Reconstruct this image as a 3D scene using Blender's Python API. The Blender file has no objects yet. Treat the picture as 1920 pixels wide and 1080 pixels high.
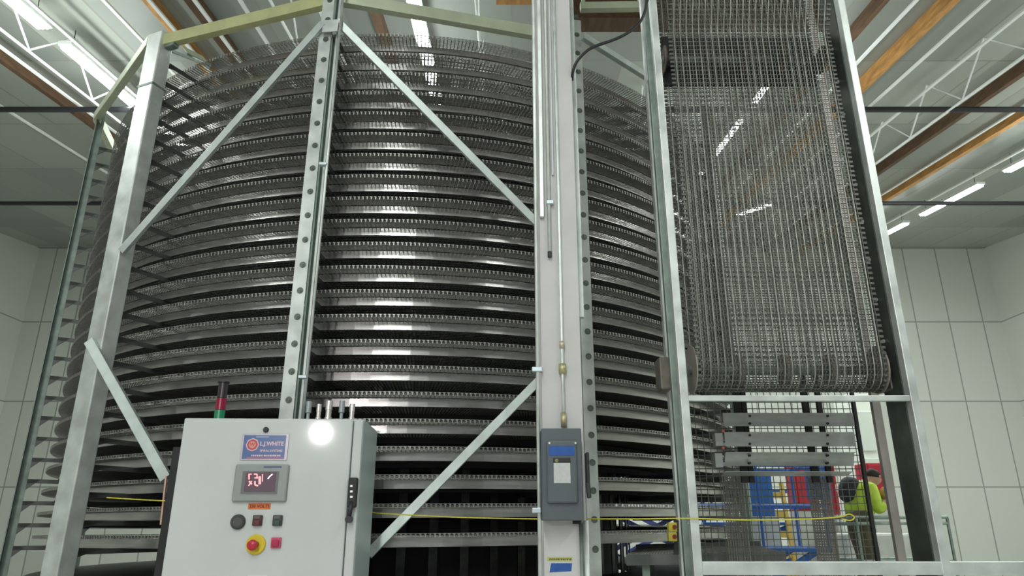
import bpy, math, random
from mathutils import Vector, Matrix
random.seed(4)
C = bpy.context.scene
COL = C.collection
PI = math.pi

# ------------------------------------------------------------------ camera
FPX = 1311.0
PITCH = math.atan(0.3395)
SP, CP = math.sin(PITCH), math.cos(PITCH)
CAMZ = 1.5
cam = bpy.data.objects.new('camera', bpy.data.cameras.new('camera'))
COL.objects.link(cam)
cam.location = (0, 0, CAMZ)
cam.rotation_euler = (PI / 2 + PITCH, 0, 0)
cam.data.sensor_width = 36.0
cam.data.lens = 36.0 * FPX / 1920.0
cam.data.clip_start = 0.05
cam.data.clip_end = 200
C.camera = cam

def ray(px, py):
    u = (px - 960) / FPX; v = (540 - py) / FPX
    return Vector((u, CP - v * SP, SP + v * CP))
def W(px, py, Y):
    """point seen at a pixel of the photograph, on the vertical plane at depth Y"""
    d = ray(px, py)
    return Vector((0, 0, CAMZ)) + d * (Y / d.y)

# ------------------------------------------------------------------ world, exposure
w = bpy.data.worlds.new('world'); C.world = w; w.use_nodes = True
w.node_tree.nodes['Background'].inputs[0].default_value = (0.86, 0.93, 0.90, 1)
w.node_tree.nodes['Background'].inputs[1].default_value = 0.30
C.view_settings.view_transform = 'Standard'
C.view_settings.look = 'None'
C.view_settings.gamma = 1
C.view_settings.use_curve_mapping = False
C.view_settings.exposure = 0.12

# ------------------------------------------------------------------ lights
ROOF0, SLOPE = 7.5, 0.132          # underside of the roof rises towards the back
def roofz(y): return ROOF0 + SLOPE * y
def area(name, loc, rot, sx, sy, power, col=(0.93, 1.0, 0.95)):
    l = bpy.data.lights.new(name, 'AREA'); l.shape = 'RECTANGLE'; l.size = sx; l.size_y = sy
    l.energy = power; l.color = col
    o = bpy.data.objects.new(name, l); COL.objects.link(o); o.location = loc; o.rotation_euler = rot
    return o
# light of the fluorescent rows over the aisle where the photographer stands
TILT = math.atan(SLOPE)
for (lx, ly, p) in ((-0.95, -8.5, 220), (-0.95, -3.8, 230), (-1.2, -0.6, 40), (4.6, -3.5, 110), (4.6, -0.2, 80), (-7.5, -2.5, 150), (-7.5, 3.5, 170), (9.5, 3.0, 220),
                    (4.2, 12.0, 380), (-4.5, 13.0, 300), (9.5, 11.0, 380)):
    area('row_light', (lx, ly, roofz(ly) - 0.75), (TILT, 0, 0), 0.16, 4.5, p)
# added up-facing lights below the roof, brightening its underside and the purlins
for (lx, ly, p) in ((4.2, 10.5, 50), (-6.6, 8.5, 60), (10.9, 9.5, 120), (-1.3, 9.5, 30)):
    area('added_uplight', (lx, ly, roofz(ly) - 1.5), (TILT + PI, 0, 0), 0.25, 5.0, p)
# added spot for the camera flash, placed to mirror as the door's hot spot
wl = bpy.data.lights.new('hotspot_light', 'SPOT'); wl.energy = 150; wl.shadow_soft_size = 0.040; wl.color = (1.0, 0.93, 0.93)
wl.spot_size = math.radians(75); wl.spot_blend = 0.6
wlo = bpy.data.objects.new('hotspot_light', wl); COL.objects.link(wlo)
WLP = Vector((-1.84, -2.6, 2.57)); wlo.location = WLP
wlo.rotation_euler = (Vector((-0.2, 3.6, 2.0)) - WLP).to_track_quat('-Z', 'Y').to_euler()

# ------------------------------------------------------------------ materials
MATS = {}
def mat(name, col, rough=0.5, metal=0.0, noise=0.0, nscale=20.0, bump=0.0, emit=None, estr=0.0, stretch=None, rvar=0.0, spec=None):
    if name in MATS: return MATS[name]
    m = bpy.data.materials.new(name); m.use_nodes = True
    nt = m.node_tree; b = nt.nodes['Principled BSDF']
    b.inputs['Base Color'].default_value = (*col, 1); b.inputs['Roughness'].default_value = rough
    b.inputs['Metallic'].default_value = metal
    if spec is not None: b.inputs['Specular IOR Level'].default_value = spec
    tc = nt.nodes.new('ShaderNodeTexCoord'); mp = nt.nodes.new('ShaderNodeMapping')
    nt.links.new(tc.outputs['Object'], mp.inputs['Vector'])
    if stretch: mp.inputs['Scale'].default_value = stretch
    n = nt.nodes.new('ShaderNodeTexNoise'); n.inputs['Scale'].default_value = nscale; n.inputs['Detail'].default_value = 6
    nt.links.new(mp.outputs['Vector'], n.inputs['Vector'])
    if noise:
        r = nt.nodes.new('ShaderNodeValToRGB'); r.color_ramp.elements[0].position = 0.3; r.color_ramp.elements[1].position = 0.7
        r.color_ramp.elements[0].color = (*[c * (1 - noise) for c in col], 1)
        r.color_ramp.elements[1].color = (*[min(1, c * (1 + noise * 0.5)) for c in col], 1)
        nt.links.new(n.outputs['Fac'], r.inputs['Fac']); nt.links.new(r.outputs['Color'], b.inputs['Base Color'])
    if rvar:
        mr = nt.nodes.new('ShaderNodeMapRange'); mr.inputs['To Min'].default_value = max(0.02, rough - rvar); mr.inputs['To Max'].default_value = min(1, rough + rvar)
        nt.links.new(n.outputs['Fac'], mr.inputs['Value']); nt.links.new(mr.outputs['Result'], b.inputs['Roughness'])
    if bump:
        bp = nt.nodes.new('ShaderNodeBump'); bp.inputs['Strength'].default_value = bump; bp.inputs['Distance'].default_value = 0.01
        nt.links.new(n.outputs['Fac'], bp.inputs['Height']); nt.links.new(bp.outputs['Normal'], b.inputs['Normal'])
    if emit:
        b.inputs['Emission Color'].default_value = (*emit, 1); b.inputs['Emission Strength'].default_value = estr
    MATS[name] = m
    return m
galv = mat('galvanised_steel', (0.68, 0.71, 0.69), 0.42, 0.65, 0.22, 9, 0.05, rvar=0.12)
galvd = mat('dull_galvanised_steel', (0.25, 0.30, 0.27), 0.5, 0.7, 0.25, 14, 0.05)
braceM = mat('brace_steel', (0.52, 0.57, 0.55), 0.45, 0.6, 0.15, 12, 0.03)
beamM = mat('pale_green_beam', (0.50, 0.54, 0.40), 0.45, 0.45, 0.12, 8, 0.03)
yelM = mat('yellowish_beam', (0.60, 0.60, 0.33), 0.42, 0.45, 0.15, 8, 0.03)
rail = mat('stainless_rail', (0.50, 0.485, 0.475), 0.25, 0.92, 0.22, 4, 0.0, stretch=(1, 1, 9), rvar=0.05)
wire = mat('belt_wire', (0.36, 0.355, 0.335), 0.45, 0.85, 0.2, 30)
guard = mat('belt_edge_plate', (0.36, 0.36, 0.34), 0.38, 0.85, 0.25, 40)
towerW = mat('hanging_belt_wire', (0.19, 0.19, 0.175), 0.42, 0.85, 0.3, 12)
armM = mat('arm_steel', (0.12, 0.125, 0.12), 0.5, 0.7, 0.2, 10)
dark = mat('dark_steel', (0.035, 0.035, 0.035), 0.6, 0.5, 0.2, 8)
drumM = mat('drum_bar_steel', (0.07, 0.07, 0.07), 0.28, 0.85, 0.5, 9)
black = mat('black_plastic', (0.012, 0.012, 0.014), 0.45)
boltM = mat('bolt_steel', (0.20, 0.23, 0.20), 0.35, 0.85, 0.3, 60)
white = mat('white_enamel', (0.54, 0.555, 0.55), 0.055, 0.0, 0.06, 3, 0.0015)
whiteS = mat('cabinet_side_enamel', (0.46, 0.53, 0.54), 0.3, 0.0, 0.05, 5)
colW = mat('white_column_paint', (0.52, 0.51, 0.505), 0.55, 0.0, 0.08, 6, 0.02)
grayP = mat('grey_panel_plastic', (0.24, 0.26, 0.25), 0.4, 0.0, 0.06, 20)
grayE = mat('grey_switch_enamel', (0.085, 0.097, 0.108), 0.40, 0.0, 0.1, 10, 0.01)
blueT = mat('blue_masking_tape', (0.012, 0.075, 0.30), 0.6, 0.0, 0.12, 40, 0.03)
rust = mat('rusty_brown', (0.20, 0.10, 0.05), 0.7, 0.2, 0.4, 20)

# ------------------------------------------------------------------ geometry helpers
class MB:
    def __init__(s): s.v = []; s.f = []
    def add(s, vs, fs):
        o = len(s.v); s.v += [Vector(v) for v in vs]; s.f += [tuple(i + o for i in f) for f in fs]; return s
    def box(s, lo, hi):
        x0, y0, z0 = lo; x1, y1, z1 = hi
        return s.add([(x0, y0, z0), (x1, y0, z0), (x1, y1, z0), (x0, y1, z0), (x0, y0, z1), (x1, y0, z1), (x1, y1, z1), (x0, y1, z1)],
                     [(0, 3, 2, 1), (4, 5, 6, 7), (0, 1, 5, 4), (1, 2, 6, 5), (2, 3, 7, 6), (3, 0, 4, 7)])
    def fbox(s, o, ax, ay, az, lo, hi):
        """box in a frame: origin o, axes ax ay az"""
        t = MB().box(lo, hi)
        return s.add([o + ax * v.x + ay * v.y + az * v.z for v in t.v], t.f)
    def bar(s, p, q, wd, th, up=Vector((0, -1, 0))):
        """flat bar from p to q, wd across, th along the 'up' direction"""
        p = Vector(p); q = Vector(q); d = (q - p).normalized()
        n = (up - d * up.dot(d)).normalized(); c = d.cross(n)
        return s.fbox(p, d, c, n, (0, -wd / 2, -th / 2), ((q - p).length, wd / 2, th / 2))
    def tube(s, pts, r, n=8, cap=True, closed=False):
        pts = [Vector(p) for p in pts]; N = len(pts); vs = []; fs = []
        prev = None
        for i, p in enumerate(pts):
            if closed: d = pts[(i + 1) % N] - pts[i - 1]
            else: d = pts[min(i + 1, N - 1)] - pts[max(i - 1, 0)]
            d.normalize()
            a = prev if prev is not None else (Vector((0, 0, 1)) if abs(d.z) < 0.9 else Vector((1, 0, 0)))
            a = (a - d * a.dot(d)).normalized(); prev = a; b = d.cross(a)
            rr = r[i] if isinstance(r, (list, tuple)) else r
            for k in range(n):
                t = 2 * PI * k / n; vs.append(p + a * math.cos(t) * rr + b * math.sin(t) * rr)
        m = N if closed else N - 1
        for i in range(m):
            j = (i + 1) % N
            for k in range(n):
                l = (k + 1) % n; fs.append((i * n + k, i * n + l, j * n + l, j * n + k))
        if cap and not closed: fs.append(tuple(range(n - 1, -1, -1))); fs.append(tuple((N - 1) * n + k for k in range(n)))
        return s.add(vs, fs)
    def cyl(s, p, q, r, n=16): return s.tube([p, q], r, n)
    def lathe(s, o, axis, prof, n=24):
        """profile of (radius, distance along the axis)"""
        return s.tube([Vector(o) + Vector(axis) * h for (r, h) in prof], [max(r, 1e-4) for (r, h) in prof], n)
    def build(s, name, m, parent=None, smooth=False, world=True, bevel=0.0):
        vs = s.v
        if parent is not None and world:
            inv = ROOTM[root_of(parent)].inverted(); vs = [inv @ v for v in vs]
        me = bpy.data.meshes.new(name); me.from_pydata([tuple(v) for v in vs], [], s.f); me.update()
        me.materials.append(m)
        if smooth:
            for p in me.polygons: p.use_smooth = True
        o = bpy.data.objects.new(name, me); COL.objects.link(o)
        if parent is not None: o.parent = parent
        if bevel:
            b = o.modifiers.new('bevel', 'BEVEL'); b.width = bevel; b.segments = 2; b.limit_method = 'ANGLE'
        return o
ROOTM = {}
def root_of(o):
    while o.parent: o = o.parent
    return o
def tag(o, label=None, cat=None, group=None, kind=None):
    if label: o['label'] = label
    if cat: o['category'] = cat
    if group: o['group'] = group
    if kind: o['kind'] = kind
    return o
def thing(name, label, cat, loc=(0, 0, 0), rz=0.0, group=None):
    o = bpy.data.objects.new(name, None); COL.objects.link(o); o.empty_display_size = 0.1
    o.location = loc; o.rotation_euler = (0, 0, rz)
    ROOTM[o] = Matrix.Translation(Vector(loc)) @ Matrix.Rotation(rz, 4, 'Z')
    return tag(o, label, cat, group)
def struct(name, mb, m, label=None):
    o = mb.build(name, m); o['kind'] = 'structure'
    if label: o['label'] = label
    return o
def copy_part(o, parent, loc=(0, 0, 0)):
    c = o.copy(); COL.objects.link(c); c.parent = parent; c.location = loc; return c
def copy_tree(o, parent=None):
    c = o.copy(); COL.objects.link(c); c.parent = parent
    for ch in list(o.children): copy_tree(ch, c)
    return c
def text(name, body, size, m, parent, loc, rot=(PI / 2, 0, 0), ext=0.0006, sx=1.0, bold=0.0):
    cu = bpy.data.curves.new(name, 'FONT'); cu.body = body; cu.size = size; cu.extrude = ext; cu.offset = bold
    cu.align_x = 'CENTER'; cu.align_y = 'CENTER'; cu.resolution_u = 3
    cu.materials.append(m)
    tmp = bpy.data.objects.new('tmp', cu); COL.objects.link(tmp)
    me = bpy.data.meshes.new_from_object(tmp.evaluated_get(bpy.context.evaluated_depsgraph_get())); bpy.data.objects.remove(tmp)
    if not me.materials: me.materials.append(m)
    o = bpy.data.objects.new(name, me); COL.objects.link(o); o.parent = parent; o.location = loc; o.rotation_euler = rot; o.scale = (sx, 1, 1)
    return o

# ================================================================== THE SETTING
X0, X1, Y0, Y1 = -16.0, 16.0, -12.0, 22.0
floorM = mat('concrete_floor', (0.60, 0.60, 0.57), 0.35, 0, 0.15, 1.5, 0.02)
struct('floor', MB().box((X0, Y0, -0.2), (X1, Y1, 0.0)), floorM)
# roof insulation: pale sheets with seams
roofM = bpy.data.materials.new('roof_insulation'); roofM.use_nodes = True
nt = roofM.node_tree; b = nt.nodes['Principled BSDF']; tc = nt.nodes.new('ShaderNodeTexCoord')
br = nt.nodes.new('ShaderNodeTexBrick'); br.offset = 0.5; br.inputs['Scale'].default_value = 1.0
br.inputs['Brick Width'].default_value = 1.22; br.inputs['Row Height'].default_value = 2.44; br.inputs['Mortar Size'].default_value = 0.02
br.inputs['Color1'].default_value = (0.24, 0.26, 0.24, 1); br.inputs['Color2'].default_value = (0.37, 0.39, 0.35, 1); br.inputs['Mortar'].default_value = (0.25, 0.25, 0.22, 1)
nt.links.new(tc.outputs['Object'], br.inputs['Vector']); nt.links.new(br.outputs['Color'], b.inputs['Base Color']); b.inputs['Roughness'].default_value = 0.35
m_ = MB(); m_.add([(X0, Y0, roofz(Y0)), (X1, Y0, roofz(Y0)), (X1, Y1, roofz(Y1)), (X0, Y1, roofz(Y1)),
                   (X0, Y0, roofz(Y0) + .3), (X1, Y0, roofz(Y0) + .3), (X1, Y1, roofz(Y1) + .3), (X0, Y1, roofz(Y1) + .3)],
                  [(0, 3, 2, 1), (4, 5, 6, 7), (0, 1, 5, 4), (1, 2, 6, 5), (2, 3, 7, 6), (3, 0, 4, 7)])
struct('ceiling', m_, roofM)
wallM = bpy.data.materials.new('wall_panels'); wallM.use_nodes = True
nt = wallM.node_tree; b = nt.nodes['Principled BSDF']; tc = nt.nodes.new('ShaderNodeTexCoord'); mp = nt.nodes.new('ShaderNodeMapping')
mp.inputs['Rotation'].default_value = (PI / 2, 0, 0)
br = nt.nodes.new('ShaderNodeTexBrick'); br.offset = 0.0; br.inputs['Scale'].default_value = 1.0
br.inputs['Brick Width'].default_value = 1.1; br.inputs['Row Height'].default_value = 2.6; br.inputs['Mortar Size'].default_value = 0.02
br.inputs['Color1'].default_value = (0.60, 0.62, 0.57, 1); br.inputs['Color2'].default_value = (0.66, 0.68, 0.63, 1); br.inputs['Mortar'].default_value = (0.30, 0.31, 0.29, 1)
nt.links.new(tc.outputs['Object'], mp.inputs['Vector']); nt.links.new(mp.outputs['Vector'], br.inputs['Vector']); nt.links.new(br.outputs['Color'], b.inputs['Base Color']); b.inputs['Roughness'].default_value = 0.5
struct('wall_back', MB().box((X0, Y1, 0), (X1, Y1 + .2, roofz(Y1))), wallM)
for nm, xa, xb in (('wall_left', X0 - .2, X0), ('wall_right', X1, X1 + .2)):
    m_ = MB(); m_.add([(xa, Y0, 0), (xb, Y0, 0), (xb, Y1, 0), (xa, Y1, 0), (xa, Y0, roofz(Y0)), (xb, Y0, roofz(Y0)), (xb, Y1, roofz(Y1)), (xa, Y1, roofz(Y1))],
                      [(0, 3, 2, 1), (4, 5, 6, 7), (0, 1, 5, 4), (1, 2, 6, 5), (2, 3, 7, 6), (3, 0, 4, 7)])
    struct(nm, m_, wallM)

# roof timbers, purlins and pipes ------------------------------------------------
orange = mat('orange_timber', (0.60, 0.30, 0.09), 0.6, 0, 0.35, 3, stretch=(6, 1, 6))
brown = mat('brown_timber', (0.13, 0.07, 0.035), 0.65, 0, 0.4, 3, stretch=(6, 1, 6))
whiteP = mat('white_purlin_paint', (0.92, 0.94, 0.93), 0.25)
blackP = mat('black_pipe', (0.03, 0.03, 0.035), 0.5, 0.3)
def slopebox(x, wd, drop, th, y0=-11.5, y1=21.9):
    m = MB(); xa, xb = x - wd / 2, x + wd / 2
    vs = []
    for y in (y0, y1):
        z = roofz(y) - drop
        vs += [(xa, y, z - th), (xb, y, z - th), (xb, y, z), (xa, y, z)]
    return m.add(vs, [(0, 1, 2, 3), (7, 6, 5, 4), (0, 4, 5, 1), (1, 5, 6, 2), (2, 6, 7, 3), (3, 7, 4, 0)])
WH = [(-9.0, 'far over the left corner'), (-7.6, 'second from the left corner'), (-6.4, 'third from the left corner'), (-5.4, 'left of the top of the wide end post'),
      (-4.8, 'running over the wide end post'), (-4.2, 'crossing behind the yellowish beam near its left end'), (-3.6, 'crossing behind the yellowish beam near its middle'),
      (-2.6, 'just left of the bolted post head'), (5.35, 'highest one right of the hanging belt'), (6.3, 'second one down right of the hanging belt'), (6.95, 'third one down right of the hanging belt'),
      (7.8, 'fourth one down right of the hanging belt'), (9.0, 'fifth one down right of the hanging belt'), (10.4, 'sixth one down right of the hanging belt')]
for x, t in WH:
    tag(slopebox(x, 0.05, 0.40, 0.03).build('roof_purlin', whiteP), 'thin white roof purlin, ' + t, 'purlin', 'thin white purlins under the roof')
BR = [(-8.2, 0.16, brown, 'dark brown timber rafter near the left corner of the roof'), (-5.05, 0.13, orange, 'orange brown rafter just right of the wide end post head'),
      (-4.45, 0.2, brown, 'dark brown rafter over the middle of the yellowish beam'), (-1.95, 0.2, brown, 'dark brown rafter right of the bolted post head'),
      (5.15, 0.13, brown, 'dark brown rafter highest on the right side of the roof'), (6.1, 0.2, orange, 'broad orange rafter right of the hanging belt'),
      (8.5, 0.17, brown, 'brown rafter below the broad orange one on the right'), (9.7, 0.2, orange, 'orange rafter low on the far right of the roof')]
for x, wd, m, t in BR:
    tag(slopebox(x, wd * .6, 0.005, 0.20).build('timber_rafter', m), t, 'rafter', 'timber rafters under the roof')
# struts hanging diagonally between purlins and rafters
def zigzag(x, y0, y1, n):
    m = MB()
    for i in range(n):
        ya = y0 + (y1 - y0) * i / n; yb = y0 + (y1 - y0) * (i + 1) / n; d0, d1 = (0.05, 0.75) if i % 2 == 0 else (0.75, 0.05)
        m.tube([(x, ya, roofz(ya) - d0), (x, yb, roofz(yb) - d1)], 0.014, 6)
    m.tube([(x, y0, roofz(y0) - 0.77), (x, y1, roofz(y1) - 0.77)], 0.02, 6)
    return m
for x, t in ((-3.0, 'left of the bolted post head'), (-0.45, 'beside the lit strip lamps'), (2.3, 'behind the grey column'), (7.3, 'right of the hanging belt'), (-6.8, 'over the left corner')):
    tag(zigzag(x, 3.0, 21.0, 24).build('bar_joist', whiteP), 'white open web roof joist ' + t, 'joist', 'open web roof joists')
for y, x0, x1, r, dr, m, t in ((6.3, X0 + .1, X1 - .1, 0.05, 0.6, blackP, 'nearest black sprinkler pipe crossing under the roof'), (10.5, X0 + .1, X1 - .1, 0.05, 0.55, blackP, 'second black sprinkler pipe crossing under the roof'),
                         (14.5, X0 + .1, X1 - .1, 0.05, 0.95, blackP, 'farthest black sprinkler pipe crossing under the roof')):
    tag(MB().tube([(x0, y, roofz(y) - dr), (x1, y, roofz(y) - dr)], r, 8).build('sprinkler_pipe', m), t, 'pipe', 'sprinkler pipes under the roof')
# glued timber girders
tag(MB().box((-0.2, 7.05, 7.80), (0.9, 7.3, 8.10)).build('timber_girder', orange), 'orange brown timber girder behind the top of the grey column', 'girder')
tag(MB().box((0.62, 6.7, 7.10), (3.75, 6.95, 7.75)).build('timber_girder', brown), 'dark brown timber girder between the column and the hanging belt', 'girder')

# strip lamps --------------------------------------------------------------------
glow = mat('lit_tubes', (1, 1, 1), 0.5, emit=(0.93, 1.0, 0.97), estr=20.0)
tray = mat('lamp_tray', (0.75, 0.77, 0.75), 0.4)
def lamp_proto():
    root = thing('strip_lamp', 'x', 'ceiling light', (0, 0, 0), 0, 'strip lamps in rows under the roof')
    MB().box((-0.10, -1.2, 0.0), (0.10, 1.2, 0.06)).build('lamp_housing', tray, root)
    m = MB()
    for x in (-0.06, 0.0, 0.06): m.tube([(x, -1.15, -0.02), (x, 1.15, -0.02)], 0.028, 8)
    m.build('fluorescent_tube', glow, root)
    m = MB()
    for y in (-1, 1): m.tube([(0, y, 0.05), (0, y, 0.35)], 0.006, 5)
    m.build('hanger', dark, root)
    return root
lp = None
rows = [(-1.3, [8.0, 10.6, 13.2, 15.8, 18.4], 'in the row over the middle of the spiral'),
        (4.2, [9.5, 12.1, 14.7, 17.3], 'in the row behind the hanging belt'),
        (-6.6, [7.0, 9.8, 12.6, 15.4], 'in the row at the far left'),
        (10.9, [6.0, 9.4, 12.6, 15.8, 18.9], 'in the row at the far right')]
ordn = ['nearest', 'second', 'third', 'fourth', 'fifth']
for x, ys, t in rows:
    for i, y in enumerate(ys):
        if lp is None: lp = lamp_proto(); o = lp
        else: o = copy_tree(lp)
        o.location = (x, y, roofz(y) - 0.42); o.rotation_euler = (TILT, 0, 0)
        if x == 4.2: o.scale = (.55, .8, 1)
        o['label'] = 'lit white strip lamp, ' + ordn[i] + ' ' + t
for (x, y, z, rz, t) in ((3.15, 8.3, 5.4, 0.5, 'short lit lamp hanging low behind the top of the hanging belt'), (3.3, 11.0, 5.1, 0.9, 'short lit lamp hanging behind the middle of the hanging belt'),
                         (4.05, 12.0, 4.1, 1.0, 'short lit lamp hanging behind the lower hanging belt')):
    o = copy_tree(lp); o.location = (x, y, z); o.rotation_euler = (TILT, 0, rz); o.scale = (.28, .24, .5); o['label'] = t
    MB().tube([(0, 0, .05), (0, 0, (roofz(y) - z) / .5 - .02)], .012, 6).build('hanging_rod', dark, o, world=False)

# ================================================================== SPIRAL
CX, CY, R = -0.914, 6.71, 2.875
PITCHT = 0.1485
NT = 22
ZR0 = 4.510                     # underside of the top outer rail
RW = 0.90                       # belt width
def rp(r, th, z): return Vector((CX + r * math.sin(th), CY - r * math.cos(th), z))
def hz(th): return PITCHT * th / (2 * PI)

# belt -----------------------------------------------------------------------------
NL = 720
beltT = thing('spiral_conveyor_belt', 'grey steel mesh belt coiled in many tiers inside the bolted posts', 'conveyor belt', (CX, CY, 1.3))
m = MB()
ZB = ZR0 + 0.045
for i in range(NL):
    th = -PI + 2 * PI * (i + .5) / NL; z = ZB + 0.004 + hz(th)
    a, b_ = rp(R - RW, th, z), rp(R, th, z)
    m.tube([a, b_], 0.0036, 4, cap=False)
    # upright edge plate of the link and its outer bend
    tq = Vector((math.cos(th), math.sin(th), 0)); rad = Vector((math.sin(th), -math.cos(th), 0)); up = Vector((0, 0, 1))
    m.fbox(rp(R, th, ZB + hz(th)), tq, rad, up, (-0.0032, -0.0015, 0.0), (0.0032, 0.0015, 0.020))
    m.fbox(rp(R, th, ZB + hz(th)), tq, rad, up, (-0.0085, -0.002, 0.015), (0.0055, 0.003, 0.0200))
def ring(rr, dz, rad_, n=240, k=4, amp=0.0):
    pts = []
    for i in range(n + 1):
        th = -PI + 2 * PI * i / n
        pts.append(rp(rr + (amp if i % 2 else -amp), th, ZB + dz + hz(th)))
    m.tube(pts, rad_, k, cap=False)
for rr in (0.0, 0.013, 0.026, 0.039, 0.052, 0.065, 0.078): ring(R - rr, 0.003, 0.0024, 360, 3, 0.0012)
ring(R, 0.010, 0.0016, 240, 3)
ring(R, 0.019, 0.0018, 240, 3)
for j in range(1, 22): ring(R - 0.08 - j * 0.038, 0.003, 0.0024, 180, 3)
b0 = m.build('belt_tier', wire, beltT)
for k in range(1, NT): copy_part(b0, beltT, (0, 0, -PITCHT * k))

# frame with rails, posts, beams and braces --------------------------------------------
fr = thing('spiral_conveyor', 'round bolted steel frame with curved rails holding the coiled belt', 'conveyor frame', (CX, CY, 0))
def ribbon(ra, rb, dz0, dz1, n=160):
    m = MB(); vs = []; fs = []
    for i in range(n + 1):
        th = -PI + 2 * PI * i / n; h = hz(th)
        vs += [rp(ra, th, ZR0 + dz0 + h), rp(rb, th, ZR0 + dz0 + h), rp(rb, th, ZR0 + dz1 + h), rp(ra, th, ZR0 + dz1 + h)]
    for i in range(n):
        o = i * 4; p = o + 4
        for k in range(4): fs.append((o + k, o + (k + 1) % 4, p + (k + 1) % 4, p + k))
    return m.add(vs, fs)
RR = R - 0.087
mm = ribbon(RR - 0.004, RR, 0.0, 0.0445)
r2 = ribbon(RR - 0.012, RR + 0.004, -0.004, 0.0005); mm.add(r2.v, r2.f)
rail0 = mm.build('outer_rail', rail, fr)
r0 = ribbon(RR - 0.60, RR - 0.56, 0.0, 0.040); inner0 = r0.build('inner_rail', dark, fr)
for k in range(1, NT):
    copy_part(rail0, fr, (0, 0, -PITCHT * k)); copy_part(inner0, fr, (0, 0, -PITCHT * k))

UP = Vector((0, 0, 1))
def bolt_mb(o, ax, ay):
    """washer, hexagon head and stud, facing -ay"""
    m = MB(); m.lathe(o, -ay, [(0.0185, 0.0), (0.0185, 0.002), (0.010, 0.0025)], 16)
    m.tube([o - ay * 0.001, o - ay * 0.006], 0.0140, 6); m.tube([o - ay * 0.005, o - ay * 0.009], 0.0065, 8)
    return m
def make_post(x, y, yaw, wd, top, bolts, boltx=0.0, side=1, strut=True, name='post', arms=True, armR=None):
    ax = Vector((math.cos(yaw), math.sin(yaw), 0)); ay = Vector((-math.sin(yaw), math.cos(yaw), 0)); o = Vector((x, y, 0))
    m = MB()
    m.fbox(o, ax, ay, UP, (-wd / 2, 0, 0.02), (wd / 2, 0.007, top))
    m.fbox(o, ax, ay, UP, (-wd / 2, 0.007, 0.02), (-wd / 2 + 0.007, 0.06, top))
    m.fbox(o, ax, ay, UP, (-wd / 2 - 0.05, -0.0, 0.0), (wd / 2 + 0.05, 0.12, 0.02))
    p = m.build(name, galv, fr, bevel=0.0012)
    if strut:
        s = MB(); a = wd / 2
        s.fbox(o, ax, ay, UP, (a, 0.012, 0.05), (a + 0.010, 0.055, top + .02))
        s.fbox(o, ax, ay, UP, (a + 0.010, 0.045, 0.05), (a + 0.040, 0.055, top + .02))
        s.build('side_channel', galvd, p)
        s = MB(); s.fbox(o, ax, ay, UP, (a + 0.028, 0.010, 0.05), (a + 0.040, 0.045, top + .02))
        s.build('channel_lip', galv, p)
    if bolts:
        b0 = bolt_mb(o + ax * boltx + UP * bolts[0], ax, ay).build('bolt', boltM, p)
        for z in bolts[1:]: copy_part(b0, p, (0, 0, z - bolts[0]))
    return p, o, ax, ay
AX, AY = -1.168, 3.63
BX, BY = 0.440, 3.97
CXp, CYp = -2.41, 3.92
yA, yB, yC = math.radians(-6), math.radians(12), math.radians(-22)
boltsA = [CAMZ + 3.63 * (0.1701 + 0.04134 * j) for j in range(-8, 19)]
boltsB = [CAMZ + 3.97 * (-0.0304 + 0.03776 * j) for j in range(-5, 24)]
pA, oA, axA, ayA = make_post(AX, AY, yA, 0.076, 4.98, boltsA, boltx=0.008)
pA['label'] = 'bolted post left of the middle of the tiers'
pB, oB, axB, ayB = make_post(BX, BY, yB, 0.072, 4.80, boltsB, boltx=0.004, strut=False)
pB['label'] = 'bolted post right of the white column'
# wide square end post on the left, with a collar band
m = MB(); axC = Vector((math.cos(yC), math.sin(yC), 0)); ayC = Vector((-math.sin(yC), math.cos(yC), 0)); oC = Vector((CXp, CYp, 0))
m.fbox(oC, axC, ayC, UP, (-0.064, 0, 0), (0.064, 0.10, 4.66)); pC = m.build('post', galv, fr, bevel=0.006)
pC['label'] = 'wide plain post at the left edge'
MB().fbox(oC, axC, ayC, UP, (-0.067, -0.003, 4.235), (0.067, 0.103, 4.25)).build('collar', galvd, pC)
hidden = []
for deg in (-58, -90, -122, -154, 174, 142, 110, 86, 58):
    th = math.radians(deg); q = rp(R + 0.16, th, 0)
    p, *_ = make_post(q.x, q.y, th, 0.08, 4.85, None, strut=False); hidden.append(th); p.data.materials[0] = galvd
# support arms reaching in under every tier from each post
def arm(th, k=0, r_out=R + 0.10):
    m = MB(); z = ZR0 - 0.002 + hz(th)
    tq = Vector((math.cos(th), math.sin(th), 0)); rad = Vector((math.sin(th), -math.cos(th), 0))
    m.fbox(rp(0, 0, z), tq, rad, UP, (-0.004, R - 0.72, -0.028), (0.004, r_out, 0.0))
    # gusset that tapers up to the post
    m.add([rp(0, 0, z) + tq * s_ + rad * (R + 0.02) + UP * 0 for s_ in (-0.004, 0.004)] + [rp(0, 0, z) + tq * s_ + rad * r_out for s_ in (-0.004, 0.004)]
          + [rp(0, 0, z) + tq * s_ + rad * r_out - UP * 0.075 for s_ in (-0.004, 0.004)], [(0, 2, 4), (1, 5, 3), (0, 1, 3, 2), (2, 3, 5, 4), (4, 5, 1, 0)])
    return m
thA = math.atan2(AX + 0.02 - CX, CY - AY); thB = math.atan2(BX - CX, CY - BY); thC = math.atan2(CXp - CX, CY - CYp)
for p, th, qx, qy in ((pA, thA, AX, AY), (pB, thB, BX, BY), (pC, thC, CXp, CYp)):
    a0 = arm(th, r_out=(Vector((qx, qy)) - Vector((CX, CY))).length - 0.02).build('support_arm', armM, p)
    for k in range(1, NT): copy_part(a0, p, (0, 0, -PITCHT * k))
m = MB()
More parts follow.
